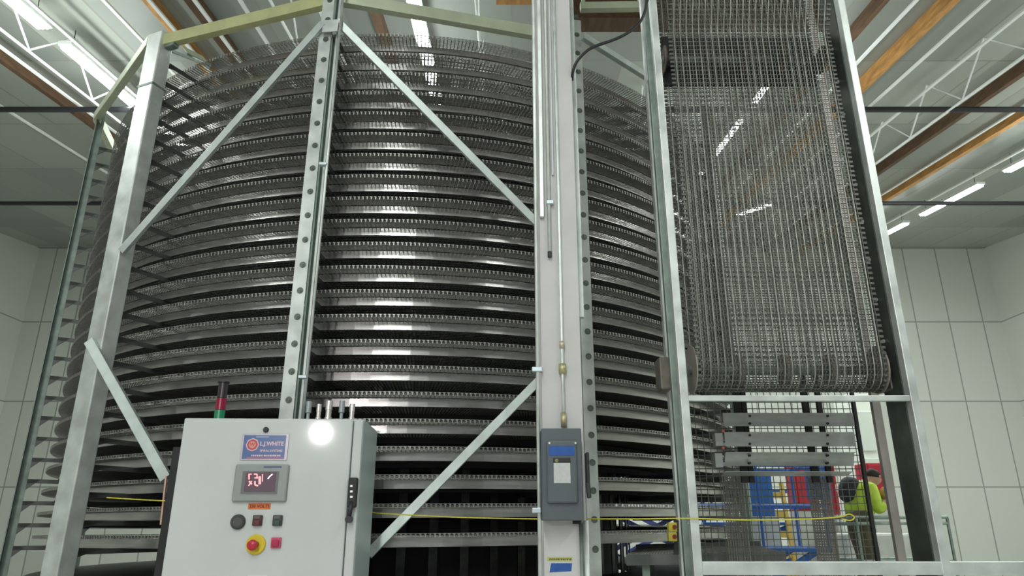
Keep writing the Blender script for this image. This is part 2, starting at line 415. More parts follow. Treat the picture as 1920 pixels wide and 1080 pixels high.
for th in hidden:
    a = arm(th)
    for k in range(NT): m.add([v - UP * PITCHT * k for v in a.v], a.f)
tag(m.build('support_arm', armM, fr), kind='stuff')
# top ring beams
def beam(name, p, q, wd, hgt, m, lab=None, th=0.006):
    p = Vector(p); q = Vector(q); d = (q - p).normalized(); n = d.cross(UP).normalized()
    mb = MB(); L = (q - p).length; u = n.cross(d)
    mb.fbox(p, d, n, u, (0, -wd / 2, -hgt / 2), (L, wd / 2, hgt / 2))
    o = mb.build(name, m, fr, bevel=0.002)
    if lab: o['label'] = lab
    return o
beam('top_beam', (AX - .03, AY + .03, 4.68), (CXp + .07, CYp + .02, 4.60), 0.05, 0.085, yelM, 'yellowish top beam on the left')
beam('top_beam', (AX + .07, AY + .05, 4.72), (BX - .10, BY + .06, 4.70), 0.05, 0.085, beamM, 'pale green top beam in the middle')
p_, q_ = W(1088, 14, 4.0), W(1222, 12, 4.0)
beam('top_beam', p_, q_, 0.05, 0.055, beamM)
for px in (1094, 1200): q = W(px, 12, 4.02); MB().box((q.x - .012, q.y - .012, q.z - .03), (q.x + .012, q.y + .012, 7.95)).build('hanger_rod', beamM, fr)
ths = [math.radians(d) for d in (58, 86, 110, 142, 174, 206, 238, 270, 302)]
for a, b_ in zip(ths[:-1], ths[1:]): beam('top_beam', rp(R + .16, a, 4.75), rp(R + .16, b_, 4.75), 0.05, 0.08, beamM)
beam('top_beam', rp(R + .16, ths[-1], 4.75), (CXp - .05, CYp + .05, 4.62), 0.05, 0.08, beamM)
# radial arms over the top, seen behind the end post
MB().tube([W(318, 92, 4.0), W(392, 122, 4.9)], 0.02, 8).build('top_strut', galvd, fr)
MB().bar(W(345, 92, 4.3), W(385, 112, 4.5), 0.09, 0.006).build('top_plate', beamM, fr)
MB().bar(W(316, 95, 4.0), W(301, 128, 4.0), 0.03, 0.02).build('joint_strut', galvd, fr)
m = MB(); m.fbox(W(322, 82, 3.93), axC, ayC, UP, (-.04, -.02, -.03), (.04, .03, .035)); m.build('joint_block', galvd, fr, bevel=.006)
# diagonal braces
def brace(p, q, wd=0.042, th=0.03, lab=None, up=Vector((0, -1, 0))):
    o = MB().bar(p, q, wd, th, up).build('diagonal_brace', braceM, fr, bevel=0.002)
    if lab: o['label'] = lab
    return o
brace(W(606, 44, 3.60), W(228, 472, 3.9), lab='brace from the post head down to the left')
brace(W(632, 40, 3.62), W(1020, 432, 3.92), 0.046, lab='brace from the post head down to the column')
brace(W(1012, 712, 3.9), W(690, 1040, 3.60), 0.046, lab='brace from the column down to the cabinet')
brace(W(168, 640, 3.90), W(312, 898, 3.66), 0.055, lab='short brace at the lower left')
brace(W(1092, 68, 3.93), W(1225, 152, 4.35), 0.045, 0.04, lab='brace right of the second post head')
q1 = W(312, 893, 3.64); MB().bar(q1, W(302, 984, 3.60), 0.008, 0.012).build('thin_rod', mat('pinkish_rod', (.55, .33, .27), .5, .4), fr)
MB().fbox(W(620, 50, 3.60), axA, ayA, UP, (-.05, -.012, -.045), (.05, -.002, .045)).build('gusset_plate', galv, fr, bevel=.004)
m = MB(); o_ = W(628, 66, 3.58); m.tube([o_, o_ + Vector((0, -.02, 0))], .013, 6); m.build('gusset_bolt', boltM, fr)

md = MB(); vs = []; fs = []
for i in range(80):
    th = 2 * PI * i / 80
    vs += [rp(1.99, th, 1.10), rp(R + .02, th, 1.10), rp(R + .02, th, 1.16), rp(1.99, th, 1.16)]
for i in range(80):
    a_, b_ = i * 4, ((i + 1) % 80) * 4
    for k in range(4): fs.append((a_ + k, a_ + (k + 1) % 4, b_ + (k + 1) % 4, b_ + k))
md.add(vs, fs).build('added_dark_deck', mat('dark_deck_steel', (.05, .05, .048), .45, .6, .5, 3), fr)  # added dark ring, keeps the bright back wall from showing below the tiers
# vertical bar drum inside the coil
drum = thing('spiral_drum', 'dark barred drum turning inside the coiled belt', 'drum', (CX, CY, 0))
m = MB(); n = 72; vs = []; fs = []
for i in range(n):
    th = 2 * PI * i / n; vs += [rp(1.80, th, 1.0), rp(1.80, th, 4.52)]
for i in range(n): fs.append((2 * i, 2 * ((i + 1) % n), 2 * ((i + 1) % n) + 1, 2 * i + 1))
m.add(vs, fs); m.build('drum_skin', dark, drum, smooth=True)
a0 = None
for i in range(60):
    th = 2 * PI * i / 60
    if a0 is None:
        a0 = MB().box((-0.028, -1.955, 1.0), (0.028, -1.945, 4.5)).build('drum_bar', drumM, drum, world=False); o = a0
    else: o = copy_part(a0, drum)
    o.rotation_euler = (0, 0, th)
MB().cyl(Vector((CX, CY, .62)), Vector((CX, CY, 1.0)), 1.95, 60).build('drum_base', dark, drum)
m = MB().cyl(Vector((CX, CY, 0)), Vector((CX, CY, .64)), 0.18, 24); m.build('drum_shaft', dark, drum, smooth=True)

# tangential infeed conveyor, low right of the second post -------------------------------
inf = thing('infeed_conveyor', 'dark mesh infeed belt sloping away low at the right of the coil', 'conveyor', (0.9, 4.2, 0))
pa, pb = W(1130, 1090, 3.75), W(1268, 1030, 3.6)
m = MB(); 
o_ = Vector((0.62, 4.06, 1.345)); dr = Vector((0.92, -0.20, 0.03)).normalized(); nr = Vector((0.20, 0.92, 0)).normalized()
for i in range(50): m.tube([o_ + dr * (i * .016) - nr * .0, o_ + dr * (i * .016) + nr * 1.1], .003, 4)
for j in range(58): m.tube([o_ + nr * j * .019, o_ + dr * .80 + nr * j * .019], .0018, 4)
m.build('infeed_belt', wire, inf)
MB().fbox(o_, dr, nr, UP, (0, -.02, -.05), (.82, -.008, .004)).build('side_plate', armM, inf)
m = MB()
m.fbox(o_, dr, nr, UP, (0, .0, -.03), (.80, 1.11, -.012)); m.build('pan', dark, inf)
MB().fbox(o_, dr, nr, UP, (0, 1.11, -.05), (.82, 1.125, .03)).build('side_plate', armM, inf)
for d in (.1, .72):
    for n_ in (.05, 1.05): MB().fbox(o_ + dr * d + nr * n_, dr, nr, UP, (-.02, -.02, -1.365), (.02, .02, -.03)).build('leg', galvd, inf)
# motor block with yellow caps next to it
m = thing('photo_eye', 'small yellow sensor pair beside the left tower post', 'sensor', tuple(W(1262, 1000, 3.25)))
for dy, c in ((988, (.45, .38, .03)), (1006, (.42, .33, .04))):
    p = W(1260, dy, 3.24); MB().box((p.x - .018, p.y - .02, p.z - .02), (p.x + .018, p.y + .02, p.z + .018)).build('sensor_head', mat('sensor_yellow%d' % dy, c, .5), m, bevel=.003)
    MB().cyl(p + Vector((.006, -.02, 0)), p + Vector((.006, -.028, 0)), .009, 12).build('lens', mat('sensor_red', (.16, .02, .02), .3), m)
MB().bar(W(1268, 975, 3.27), W(1268, 1040, 3.27), .02, .01).build('bracket', dark, m)

# ================================================================== WHITE COLUMN
YC = 2.90
xl = W(1013, 540, YC).x; xr = W(1085, 540, YC).x
o = MB().box((xl, YC, 0), (xr, YC + .012, 7.85)); o.box((xl + .07, YC + .012, 0), (xl + .082, YC + .18, 7.85)); o.box((xl, YC + .18, 0), (xr, YC + .192, 7.85))
column = o.build('steel_column', colW, bevel=0.002)
tag(column, 'white painted steel building column with conduits strapped to its face', 'column')
def conduit(name, pts, r, label, m=galv, clamps=(), cat='conduit'):
    t = thing(name, label, cat, tuple(pts[0]), 0, 'conduits on the white column')
    MB().tube(pts, r, 10).build('pipe', m, t, smooth=True)
    for (px, py, Y, wd) in clamps:
        p = W(px, py, Y); MB().box((p.x - wd, p.y - .012, p.z - .010), (p.x + wd, p.y + .02, p.z + .010)).build('pipe_clamp', mat('clamp_zinc', (.55, .62, .66), .4, .7), t, bevel=.003)
    return t
def vx(px, Y): return W(px, 540, Y).x
x = vx(1006.5, YC - .02)
conduit('conduit', [(x, YC - .015, 0.02), (x, YC - .015, 7.3)], 0.0085, 'tall thin conduit running down the left edge of the white column', clamps=((1007, 693, YC - .02, .022), (1006, 957, YC - .02, .018)))
x = vx(1032, YC - .015)
conduit('conduit', [(x, YC - .012, W(1031, 474, YC).z), (x, YC - .012, 7.3)], 0.0085, 'short conduit with an open black end high on the column', clamps=((1031, 380, YC - .014, .016),))
t = MB().tube([(x, YC - .012, W(1031, 484, YC).z), (x, YC - .012, W(1031, 474, YC).z)], .0095, 10)
tag(t.build('end_cap', black), 'small black cap at the end of the short conduit', 'pipe cap')
x = vx(1051, YC - .015)
ct = conduit('conduit', [(x, YC - .014, W(1050, 803, YC).z), (x, YC - .014, W(1050, 700, YC).z), (x, YC - .014, 7.3)], 0.0075, 'middle conduit entering the top of the grey switch box', clamps=())
for (py0, py1, r, c) in ((655, 642, .011, (.5, .45, .35)), (702, 684, .016, (.42, .40, .22)), (802, 775, .012, (.42, .38, .24))):
    MB().tube([(x, YC - .016, W(1050, py0, YC).z), (x, YC - .016, W(1050, py1, YC).z)], r, 12).build('fitting', mat('brass%d' % py0, c, .4, .6), ct, smooth=True)
xs = vx(1018, YC - .01)
m = MB().box((xs - .009, YC - .022, W(1018, 410, YC).z), (xs + .009, YC - .001, 7.2)); tag(m.build('strut_channel', galv, bevel=.002), 'narrow strut channel high on the left of the column face', 'strut')
x2 = vx(1041, YC - .01)
m = MB().box((x2 - .004, YC - .012, W(1041, 330, YC).z), (x2 + .004, YC - .001, 7.2)); tag(m.build('strut_channel', mat('grey_strut', (.5, .52, .53), .5, .2), bevel=.001), 'thin grey strip between the conduits high on the column face', 'strut')
xr2 = vx(1092, 3.02)
m = MB().box((xr2 - .016, 3.06, 2.4), (xr2 + .008, 3.09, 6.2)); tag(m.build('strut_channel', galv, bevel=.002), 'strut channel rising along the right edge of the column', 'strut')
x = vx(1084, YC - .01)
conduit('conduit', [(x, YC - .02, 0.02), (x, YC - .02, W(1084, 976, YC).z)], 0.010, 'conduit leaving the underside of the grey switch box')
x = vx(1076, YC - .01)
conduit('conduit', [(x, YC - .008, 0.02), (x, YC - .008, W(1076, 976, YC).z)], 0.008, 'dull conduit between column and the pipe below the switch', m=galvd)

# safety switch -----------------------------------------------------------------------
YS = YC - .10
sw = thing('safety_switch', 'grey electrical disconnect box with black side handle on the white column', 'switch box', (W(1054, 900, YS).x, YS, 0))
a, b_ = W(1015, 803, YS), W(1095, 976, YS)
MB().box((a.x, YS, b_.z), (b_.x, YC - .001, a.z)).build('box', grayE, sw, bevel=.004)
a, b_ = W(1024, 826, YS), W(1084, 944, YS)
mb = MB().box((a.x, YS - .016, b_.z), (b_.x, YS + .001, a.z)); cov = mb.build('cover', grayE, sw, bevel=.010)
q = W(1028, 834, YS - .018)
a, b_ = W(1029, 836, YS - .017), W(1077, 854, YS - .017)
MB().box((a.x, YS - .0175, b_.z), (b_.x, YS - .0155, a.z)).build('blue_tape', blueT, sw)
a, b_ = W(1038, 868, YS - .017), W(1070, 906, YS - .017)
MB().box((a.x, YS - .0175, b_.z), (b_.x, YS - .0155, a.z)).build('white_label', mat('label_paper', (.48, .49, .48), .6, 0, .1, 60), sw)
a, b_ = W(1037, 858.5, YS - .017), W(1070, 868, YS - .017)
MB().box((a.x, YS - .0175, b_.z), (b_.x, YS - .0155, a.z)).build('black_label', black, sw)
lm = mat('label_olive', (.30, .30, .10), .6)
a, b_ = W(1040.5, 860.5, YS - .018), W(1047, 866.5, YS - .018)
mb = MB(); t_ = .0025
mb.box((a.x, YS - .0185, b_.z), (b_.x, YS - .0175, b_.z + t_)); mb.box((a.x, YS - .0185, a.z - t_), (b_.x, YS - .0175, a.z))
mb.box((a.x, YS - .0185, b_.z), (a.x + t_, YS - .0175, a.z)); mb.box((b_.x - t_, YS - .0185, b_.z), (b_.x, YS - .0175, a.z))
c_ = (a + b_) / 2; mb.box((c_.x - .0022, YS - .0185, c_.z - .0022), (c_.x + .0022, YS - .0175, c_.z + .0022)); mb.build('label_mark', lm, sw)
for px in (1030, 1079):
    p = W(px, 826 + 5, YS - .016); MB().cyl(Vector((p.x, YS - .017, p.z)), Vector((p.x, YS - .020, p.z)), .004, 10).build('screw', galv, sw)
mb = MB(); a, b_ = W(1098, 848, YS), W(1106, 912, YS)
mb.box((a.x, YS - .012, b_.z), (b_.x, YS + .04, a.z)); mb.bar(W(1102, 905, YS - .006), W(1105, 934, YS - .012), .016, .022)
mb.build('handle', black, sw, bevel=.004)
a = W(1081, 978, YS); MB().tube([(a.x + .006, YC - .02, b_.z * 0 + W(1084, 976, YS).z - .012), (a.x + .006, YC - .02, W(1084, 976, YS).z + .002)], .014, 12).build('gland', dark, sw)
# tape and label on the column below
a, b_ = W(1030, 1056, YC), W(1073, 1073, YC)
mb = MB(); mb.add([(a.x, YC - .0015, b_.z), (b_.x - .004, YC - .0015, b_.z + .004), (b_.x, YC - .0015, a.z), (a.x + .007, YC - .0015, a.z),
                   (a.x, YC - .0001, b_.z), (b_.x - .004, YC - .0001, b_.z + .004), (b_.x, YC - .0001, a.z), (a.x + .007, YC - .0001, a.z)],
                  [(0, 1, 2, 3), (7, 6, 5, 4), (0, 4, 5, 1), (1, 5, 6, 2), (2, 6, 7, 3), (3, 7, 4, 0)])
tag(mb.build('blue_tape', blueT), 'strip of blue tape low on the white column', 'tape')
lb = thing('yellow_label', 'thin yellow label strip with dark print above the low blue tape', 'label', tuple(W(1050, 1049, YC)))
a, b_ = W(1026, 1044.5, YC), W(1073, 1052, YC)
MB().box((a.x, YC - .0012, b_.z), (b_.x, YC - .0001, a.z)).build('strip', mat('label_yellow', (.42, .42, .12), .6), lb)
mb = MB(); random.seed(9); xx = a.x + .008
while xx < b_.x - .005:
    wd = random.uniform(.002, .006); mb.box((xx, YC - .002, b_.z + .004), (min(xx + wd, b_.x - .003), YC - .0011, a.z - .005)); xx += wd + .002
mb.build('print', mat('label_ink', (.06, .06, .02), .6), lb)

# black cable from column to tower
cab = [W(1073, 150, 2.92), W(1074, 135, 2.88), W(1082, 115, 2.86), W(1100, 96, 2.86), W(1118, 86, 2.87), W(1150, 75, 2.9), W(1175, 63, 2.92), W(1196, 47, 2.94), W(1208, 25, 2.95), W(1213, 0, 2.95), W(1214, -30, 2.95), W(1214, -300, 2.98)]
def smoothpath(P, k=6):
    out = []
    for i in range(len(P) - 1):
        p0, p1, p2, p3 = P[max(i - 1, 0)], P[i], P[i + 1], P[min(i + 2, len(P) - 1)]
        for j in range(k):
            t = j / k; out.append(0.5 * ((2 * p1) + (p2 - p0) * t + (2 * p0 - 5 * p1 + 4 * p2 - p3) * t * t + (3 * p1 - p0 - 3 * p2 + p3) * t ** 3))
    return out + [P[-1]]
tag(MB().tube(smoothpath(cab), 0.0075, 10).build('power_cable', black, smooth=True), 'black cable sagging from the column to the tower top', 'cable')

# ================================================================== CONTROL CABINET
YAW = math.radians(2.5)
CO = Vector((-1.428, 3.08, 0)); cw, cd = 0.776, 0.42
cb = thing('control_cabinet', 'white control cabinet with operator panel and red yellow stop button', 'cabinet', tuple(CO), YAW)
cax = Vector((math.cos(YAW), math.sin(YAW), 0)); cay = Vector((-math.sin(YAW), math.cos(YAW), 0))
def CL(px, py, d=0.0):
    """photo pixel -> local point on the door plane"""
    r = ray(px, py); o = CO - cay * d; t = (o - Vector((0, 0, CAMZ))).dot(cay) / r.dot(cay)
    return ROOTM[cb].inverted() @ (Vector((0, 0, CAMZ)) + r * t)
topz = CL(348, 784).z; botz = 0.30
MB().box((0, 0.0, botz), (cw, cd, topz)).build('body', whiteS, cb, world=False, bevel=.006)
xd = CL(664, 800).x
MB().box((0.004, -0.022, botz + .01), (xd - .003, -0.001, topz - .002)).build('door', white, cb, world=False, bevel=.006)
MB().box((xd + .001, -0.020, botz + .01), (cw - .001, -0.001, topz - .004)).build('side_strip', white, cb, world=False, bevel=.008)
for (x_, y_) in ((.05, .05), (cw - .05, .05), (.05, cd - .05), (cw - .05, cd - .05)):
    MB().box((x_ - .025, y_ - .025, 0), (x_ + .025, y_ + .025, botz)).build('leg', dark, cb, world=False)
DF = 0.022
def cbox(name, px0, py0, px1, py1, d0, d1, m, bevel=0, par=None):
    a, b_ = CL(px0, py0, DF), CL(px1, py1, DF)
    return MB().box((a.x, -DF - d1, b_.z), (b_.x, -DF - d0, a.z)).build(name, m, par or cb, world=False, bevel=bevel)
# door handle
h = cbox('door_handle', 656, 896, 669, 952, 0, .028, dark, .006)
a = CL(658, 950, DF); MB().tube([(a.x + .006, -DF - .022, a.z + .02), (a.x - .002, -DF - .028, a.z - .052)], .010, 10).build('handle_grip', black, h, world=False, smooth=True)
a = CL(656, 974, DF); MB().cyl(Vector((a.x, -DF, a.z)), Vector((a.x, -DF - .04, a.z)), .014, 16).build('handle_lock', black, h, world=False)
mb = MB()
for py in (912, 922, 932): a = CL(661, py, DF); mb.box((a.x - .005, -DF - .030, a.z - .004), (a.x + .005, -DF - .027, a.z + .004))
mb.build('handle_plate', galv, h, world=False)
a = CL(499, 806, DF); MB().lathe(Vector((a.x, -DF, a.z)), Vector((0, -1, 0)), [(.012, 0), (.012, .006), (.008, .009)], 20).build('door_plug', black, cb, world=False)
# maker's sign
sg = cbox('sign', 456, 814, 538, 863, 0, .004, mat('sign_frame', (.36, .33, .36), .35, .5), .001)
cbox('sign_face', 459, 816, 533, 861, .004, .0048, mat('sign_blue', (.045, .10, .26), .3), par=sg)
pink = mat('sign_pink', (.62, .42, .48), .35); redS = mat('sign_red', (.42, .04, .035), .35)
cbox('sign_line', 462, 858.0, 531, 860.2, .0048, .0054, mat('sign_rose', (.50, .12, .16), .35), par=sg)
ac = CL(474, 834, DF); mb = MB(); mb.tube([(ac.x, -DF - .0048, ac.z), (ac.x, -DF - .0054, ac.z)], .028, 8); mb.build('emblem_rim', pink, sg, world=False)
MB().tube([(ac.x, -DF - .0054, ac.z), (ac.x, -DF - .006, ac.z)], .0235, 8).build('emblem_disc', redS, sg, world=False)
MB().tube([(ac.x, -DF - .006, ac.z), (ac.x, -DF - .0064, ac.z)], .0155, 8).build('emblem_shield', mat('sign_salmon', (.55, .25, .2), .35), sg, world=False)
text('emblem_letter', 'W', .020, redS, sg, (ac.x, -DF - .0066, ac.z), bold=.0006)
a = CL(510.5, 832.5, DF); text('lettering', 'L.J.WHITE', .0235, pink, sg, (a.x, -DF - .0050, a.z), bold=.0008, sx=1.0)
a = CL(509, 845.5, DF); text('lettering', 'SPIRAL SYSTEMS', .0125, pink, sg, (a.x, -DF - .0050, a.z), bold=.0003, sx=1.08)
mb = MB(); random.seed(3); a, b_ = CL(472, 853, DF), CL(524, 856, DF); xx = a.x
while xx < b_.x: wd = random.uniform(.003, .009); mb.box((xx, -DF - .0054, b_.z), (xx + wd, -DF - .0048, a.z)); xx += wd + .0025
mb.build('fine_print', pink, sg, world=False)
a, b_ = CL(481, 818.5, DF), CL(505, 820.5, DF); mb = MB().box((a.x, -DF - .0054, b_.z), (b_.x, -DF - .0048, a.z)); mb.build('fine_print', mat('sign_pale', (.3, .34, .5), .4), sg, world=False)
# operator panel
op = cbox('operator_panel', 444, 871, 537, 941, 0, .016, grayP, .006)
cbox('panel_recess', 458, 884, 521, 927, .0162, .0175, mat('panel_recess', (.12, .12, .13), .4), .004, par=op)
cbox('screen', 464, 886, 517, 922, .0176, .019, mat('screen_glass', (.10, .07, .09), .08, 0, 0, emit=(.10, .055, .075), estr=.35), .002, par=op)
cbox('panel_stripe', 497, 874.5, 530, 878, .016, .0168, mat('panel_stripe', (.06, .08, .18), .4), par=op)
segM = mat('screen_red', (.8, .2, .2), .4, emit=(1.0, .42, .42), estr=.9)
def stroke(pts, wd):
    mb = MB()
    for p, q in zip(pts[:-1], pts[1:]):
        a, b_ = CL(*p, DF + .0192), CL(*q, DF + .0192); mb.bar(a, b_, wd, .0006)
    return mb
segs = [([(467, 889), (467, 899)], .006), ([(466, 889), (472, 889)], .004), ([(467, 902), (472, 908)], .006), ([(472, 902), (466, 911)], .005), ([(476, 889), (482, 889), (482, 896)], .005),
        ([(477, 896), (484, 896)], .005), ([(478, 902), (478, 909), (484, 911)], .006), ([(487, 893), (487, 908)], .010), ([(492, 889), (492, 903)], .004)]
mb = MB()
for pts, wd in segs: s_ = stroke(pts, wd); mb.add(s_.v, s_.f)
mb.build('screen_digits', segM, op, world=False)
s_ = stroke([(502, 898), (506, 893), (511, 889)], .005); s_.build('screen_glint', mat('screen_white', (.8, .7, .7), .4, emit=(1, .85, .85), estr=1.1), op, world=False)
# voltage label
vl = cbox('voltage_label', 466, 943.5, 507, 955, 0, .0012, mat('label_orange', (.62, .13, .015), .5))
a = CL(486.5, 949.3, DF); text('lettering', '230 VOLTS', .0185, mat('label_dark', (.10, .015, .01), .5), vl, (a.x, -DF - .0015, a.z), bold=.0004, sx=.95)
# buttons
def disc(name, px, py, prof, m, par=cb, n=28):
    a = CL(px, py, DF); return MB().lathe(Vector((a.x, -DF, a.z)), Vector((0, -1, 0)), prof, n).build(name, m, par, world=False)
bz = disc('buzzer', 447, 978.5, [(.030, 0), (.030, .010), (.026, .014), (.010, .014)], mat('buzzer_black', (.03, .032, .028), .5))
disc('buzzer_grille', 447, 978.5, [(.018, .0142), (.018, .0150)], mat('buzzer_grey', (.055, .06, .055), .5), bz)
for (px, c, lens) in ((484, (.045, .014, .014), (.11, .022, .022)), (521.5, (.030, .030, .030), (.018, .06, .04))):
    s = cbox('selector_switch', px - 8, 966, px + 7.5, 986, 0, .014, mat('switch%d' % px, c, .4), .003)
    cbox('switch_lens', px - 5, 975, px + 4.5, 985, .014, .020, mat('lens%d' % px, lens, .25), .002, par=s)
    cbox('switch_top', px - 5.5, 967.5, px + 5, 973, .014, .016, mat('switch_top%d' % px, (.09, .075, .075), .4), .001, par=s)
es = disc('stop_button_ring', 480, 1021, [(.040, 0), (.040, .006), (.036, .009)], mat('stop_yellow', (.60, .44, .015), .45))
es['label'] = 'yellow ring of the emergency stop'
disc('stop_button_neck', 480, 1021, [(.014, .008), (.014, .030)], mat('stop_dark', (.10, .02, .015), .4), es)
disc('stop_button_head', 478, 1021.5, [(.012, .028), (.021, .032), (.021, .040), (.014, .046), (.004, .048)], mat('stop_red', (.42, .02, .04), .3), es)
s = cbox('red_pushbutton', 510, 1007.5, 526.5, 1027.5, 0, .012, mat('push_red_frame', (.50, .06, .14), .4), .003)
cbox('pushbutton_lens', 512.5, 1012, 524, 1025, .012, .020, mat('push_red', (.36, .012, .05), .3), .003, par=s)
cbox('label_plate', 465, 1078, 500, 1090, 0, .001, mat('plate_white', (.6, .6, .6), .5))
# cable fittings on the cabinet roof
xt = W(352, 784, 3.3)
for i, (px, py, r, kind) in enumerate(((580, 753, .0135, 0), (599, 758, .012, 1), (618, 752, .016, 1), (642, 752, .0135, 0), (661, 758, .013, 1))):
    q = ROOTM[cb].inverted() @ W(px, py, 3.28); z1 = q.z; z0 = topz - .003
    mb = MB()
    if kind: mb.lathe(Vector((q.x, q.y, z0)), UP, [(r * .85, 0), (r * .85, .02), (r * 1.1, .022), (r * 1.1, .034), (r * .85, .036), (r * .85, (z1 - z0) * .62), (r, (z1 - z0) * .63), (r, z1 - z0)], 14)
    else: mb.lathe(Vector((q.x, q.y, z0)), UP, [(r * .6, 0), (r * .6, (z1 - z0) * .5), (r, (z1 - z0) * .52), (r, z1 - z0)], 14)
    g = mb.build('cable_fitting', mat('fitting_grey', (.30, .33, .35), .4, .3) if not kind else mat('fitting_bright', (.62, .58, .56), .35, .6), cb, world=False, smooth=False)
# signal tower
q = ROOTM[cb].inverted() @ W(410, 790, 3.36); zt = (ROOTM[cb].inverted() @ W(413, 716, 3.36)).z
st = MB().cyl(Vector((q.x, q.y, topz - .01)), Vector((q.x, q.y, topz + .012)), .026, 20).build('signal_light', black, cb, world=False)
H = zt - topz
for z0, z1, r, m in ((.012, .36, .024, mat('signal_green', (.01, .20, .09), .25)), (.37, .62, .0235, mat('signal_red', (.25, .006, .035), .25)), (.63, .97, .022, mat('signal_off', (.030, .022, .028), .3))):
    MB().cyl(Vector((q.x, q.y, topz + (z0 * H if z0 > .05 else z0))), Vector((q.x, q.y, topz + z1 * H)), r, 20).build('signal_lens', m, st, world=False, smooth=False)
MB().cyl(Vector((q.x, q.y, topz + .97 * H)), Vector((q.x, q.y, topz + H)), .027, 20).build('signal_cap', black, st, world=False)
# black enclosure behind the cabinet
a, b_ = W(303, 1080, 3.56), W(345, 838, 3.56)
bt = thing('black_enclosure', 'black upright enclosure standing behind the left side of the cabinet', 'enclosure', (-1.6, 3.75, 0))
xL = W(324, 840, 3.54).x
MB().box((xL, 3.54, 0.0), (xL + .45, 3.585, W(335, 838, 3.54).z)).build('housing', dark, bt, bevel=.004)
# thin conduit down along the bolted post
p0, p1 = W(630, 70, 3.61), W(566, 770, 3.61)
t = thing('conduit', 'thin bright conduit running down beside the bolted post to the cabinet', 'conduit', (p1.x, 3.61, 1.9))
MB().tube([(p1.x + .016, 3.585, topz), (p1.x + .016, 3.585, 4.95)], .008, 8).build('pipe', galv, t, smooth=True)
for (px, py) in ((606, 308), (568, 707)):
    p = W(px, py, 3.58); MB().box((p.x - .022, 3.566, p.z - .009), (p.x + .022, 3.60, p.z + .009)).build('pipe_clamp', mat('clamp_zinc', (.55, .62, .66), .4, .7), t, bevel=.003)

# ================================================================== BELT TOWER
tw = thing('take_up_tower', 'tall open steel frame around the hanging mesh belt', 'conveyor frame', (1.2, 3.1, 0))
YF, YR = 3.0, 3.34
xd1, xd0 = W(1275, 540, YF).x, W(1260, 540, YF).x
MB().box((xd0, YF, 0.0), (xd1, YF + .04, 5.8)).build('front_post', galv, tw, bevel=.003)
xr0 = W(1240, 540, YR).x; m = MB().box((xr0, YR, 0.0), (xr0 + .01, YR + .045, 5.8)); m.box((xr0 + .01, YR + .03, 0), (xr0 + .05, YR + .045, 5.8)); m.build('rear_post', galv, tw)
MB().box((xd0 - .018, YF + .07, 0.0), (xd0 + .012, YF + .10, 5.8)).build('guide_rail', galvd, tw, bevel=.003)
xe = W(1637, 360, YF).x
MB().box((xe, YF, 0.0), (xe + .036, YF + .045, 5.8)).build('front_post', galv, tw, bevel=.003)
m = MB().box((xe - .004, YF + .045, 0.0), (xe + .004, YF + .20, 5.8)); m.build('guide_plate', mat('guide_dark_steel', (.10, .115, .10), .4, .6, .3, 10), tw)
m = MB().box((xe + .006, YR, 0.0), (xe + .044, YR + .025, 5.8)); m.build('rear_post', mat('rear_post_steel', (.34, .31, .29), .4, .6, .2, 8), tw)
z = W(1470, 746, YF).z
xq = W(1660, 742, YF).x
MB().box((xd1, YF + .005, z - .012), (xe + .0, YF + .03, z + .012)).build('cross_bar', galv, tw, bevel=.002)
z = W(1470, 1065, YF).z
MB().box((xd1, YF + .003, z - .027), (xe + .6, YF + .04, z + .024)).build('cross_bar', galv, tw, bevel=.003)
z = W(1470, 150, YR).z
MB().box((xr0, YR - .03, z - .022), (xe + .01, YR - .005, z + .022)).build('cross_bar', galv, tw, bevel=.002)
for zz in (4.95, 5.75):
    MB().box((xd0, YF + .045, zz), (xd0 + .03, YR + .02, zz + .04)).build('side_rail', galvd, tw)
    MB().box((xe, YF + .045, zz), (xe + .03, YR + .02, zz + .04)).build('side_rail', galvd, tw)
# bolt and knot on the left post at rope height
for py, r in ((967, .006), (981, .005)):
    p = W(1292, py, YF); MB().cyl(Vector((p.x - .006, YF, p.z)), Vector((p.x - .006, YF - .008, p.z)), r, 10).build('post_bolt', galvd, tw)
# slots / bolts along the right hand guide
for i in range(14):
    zz = 2.3 + i * .2; MB().cyl(Vector((xe - .006, YF + .12, zz)), Vector((xe - .016, YF + .12, zz)), .010, 8).build('guide_bolt', galv, tw)
# bearing block left and right of the bottom roller
XB0, XB1 = .835, 1.672
YM = 3.17; RB = .10
ZBR = W(1460, 738, 3.17).z + RB + .01
for x_, w_ in ((xd0 - .055, .05), (xe - .012, .03)):
    MB().box((x_, YM - .05, ZBR - .10), (x_ + w_, YM + .06, ZBR + .05)).build('bearing_block', mat('bearing_brown', (.16, .14, .12), .5, .4, .3, 20), tw, bevel=.008)
def roller(label, zc, yc, r, mt, disc_r):
    t = thing('belt_roller', label, 'roller', (1.25, yc, zc))
    MB().cyl(Vector((XB0 - .02, yc, zc)), Vector((XB1 + .02, yc, zc)), .022, 14).build('shaft', galvd, t, smooth=True)
    for fx in (.25, .5, .75):
        x_ = XB0 + (XB1 - XB0) * fx; mb = MB().tube([(x_ - .012, yc, zc), (x_ + .012, yc, zc)], r, 22)
        mb.build('sprocket', mt, t)
    for x_ in (XB0 - .012, XB1 + .006): MB().tube([(x_, yc, zc), (x_ + .006, yc, zc)], disc_r, 28).build('end_disc', mt, t)
    return t
roller('bottom roller with pale sprockets in the loop of the hanging belt', ZBR, YM, RB - .03, mat('sprocket_pale', (.26, .23, .20), .5), RB + .010)
ZT = W(1400, 112, 3.2).z
roller('dark top roller behind the head of the hanging belt', ZT, 3.20, .085, mat('sprocket_brown', (.10, .06, .04), .5), .075)
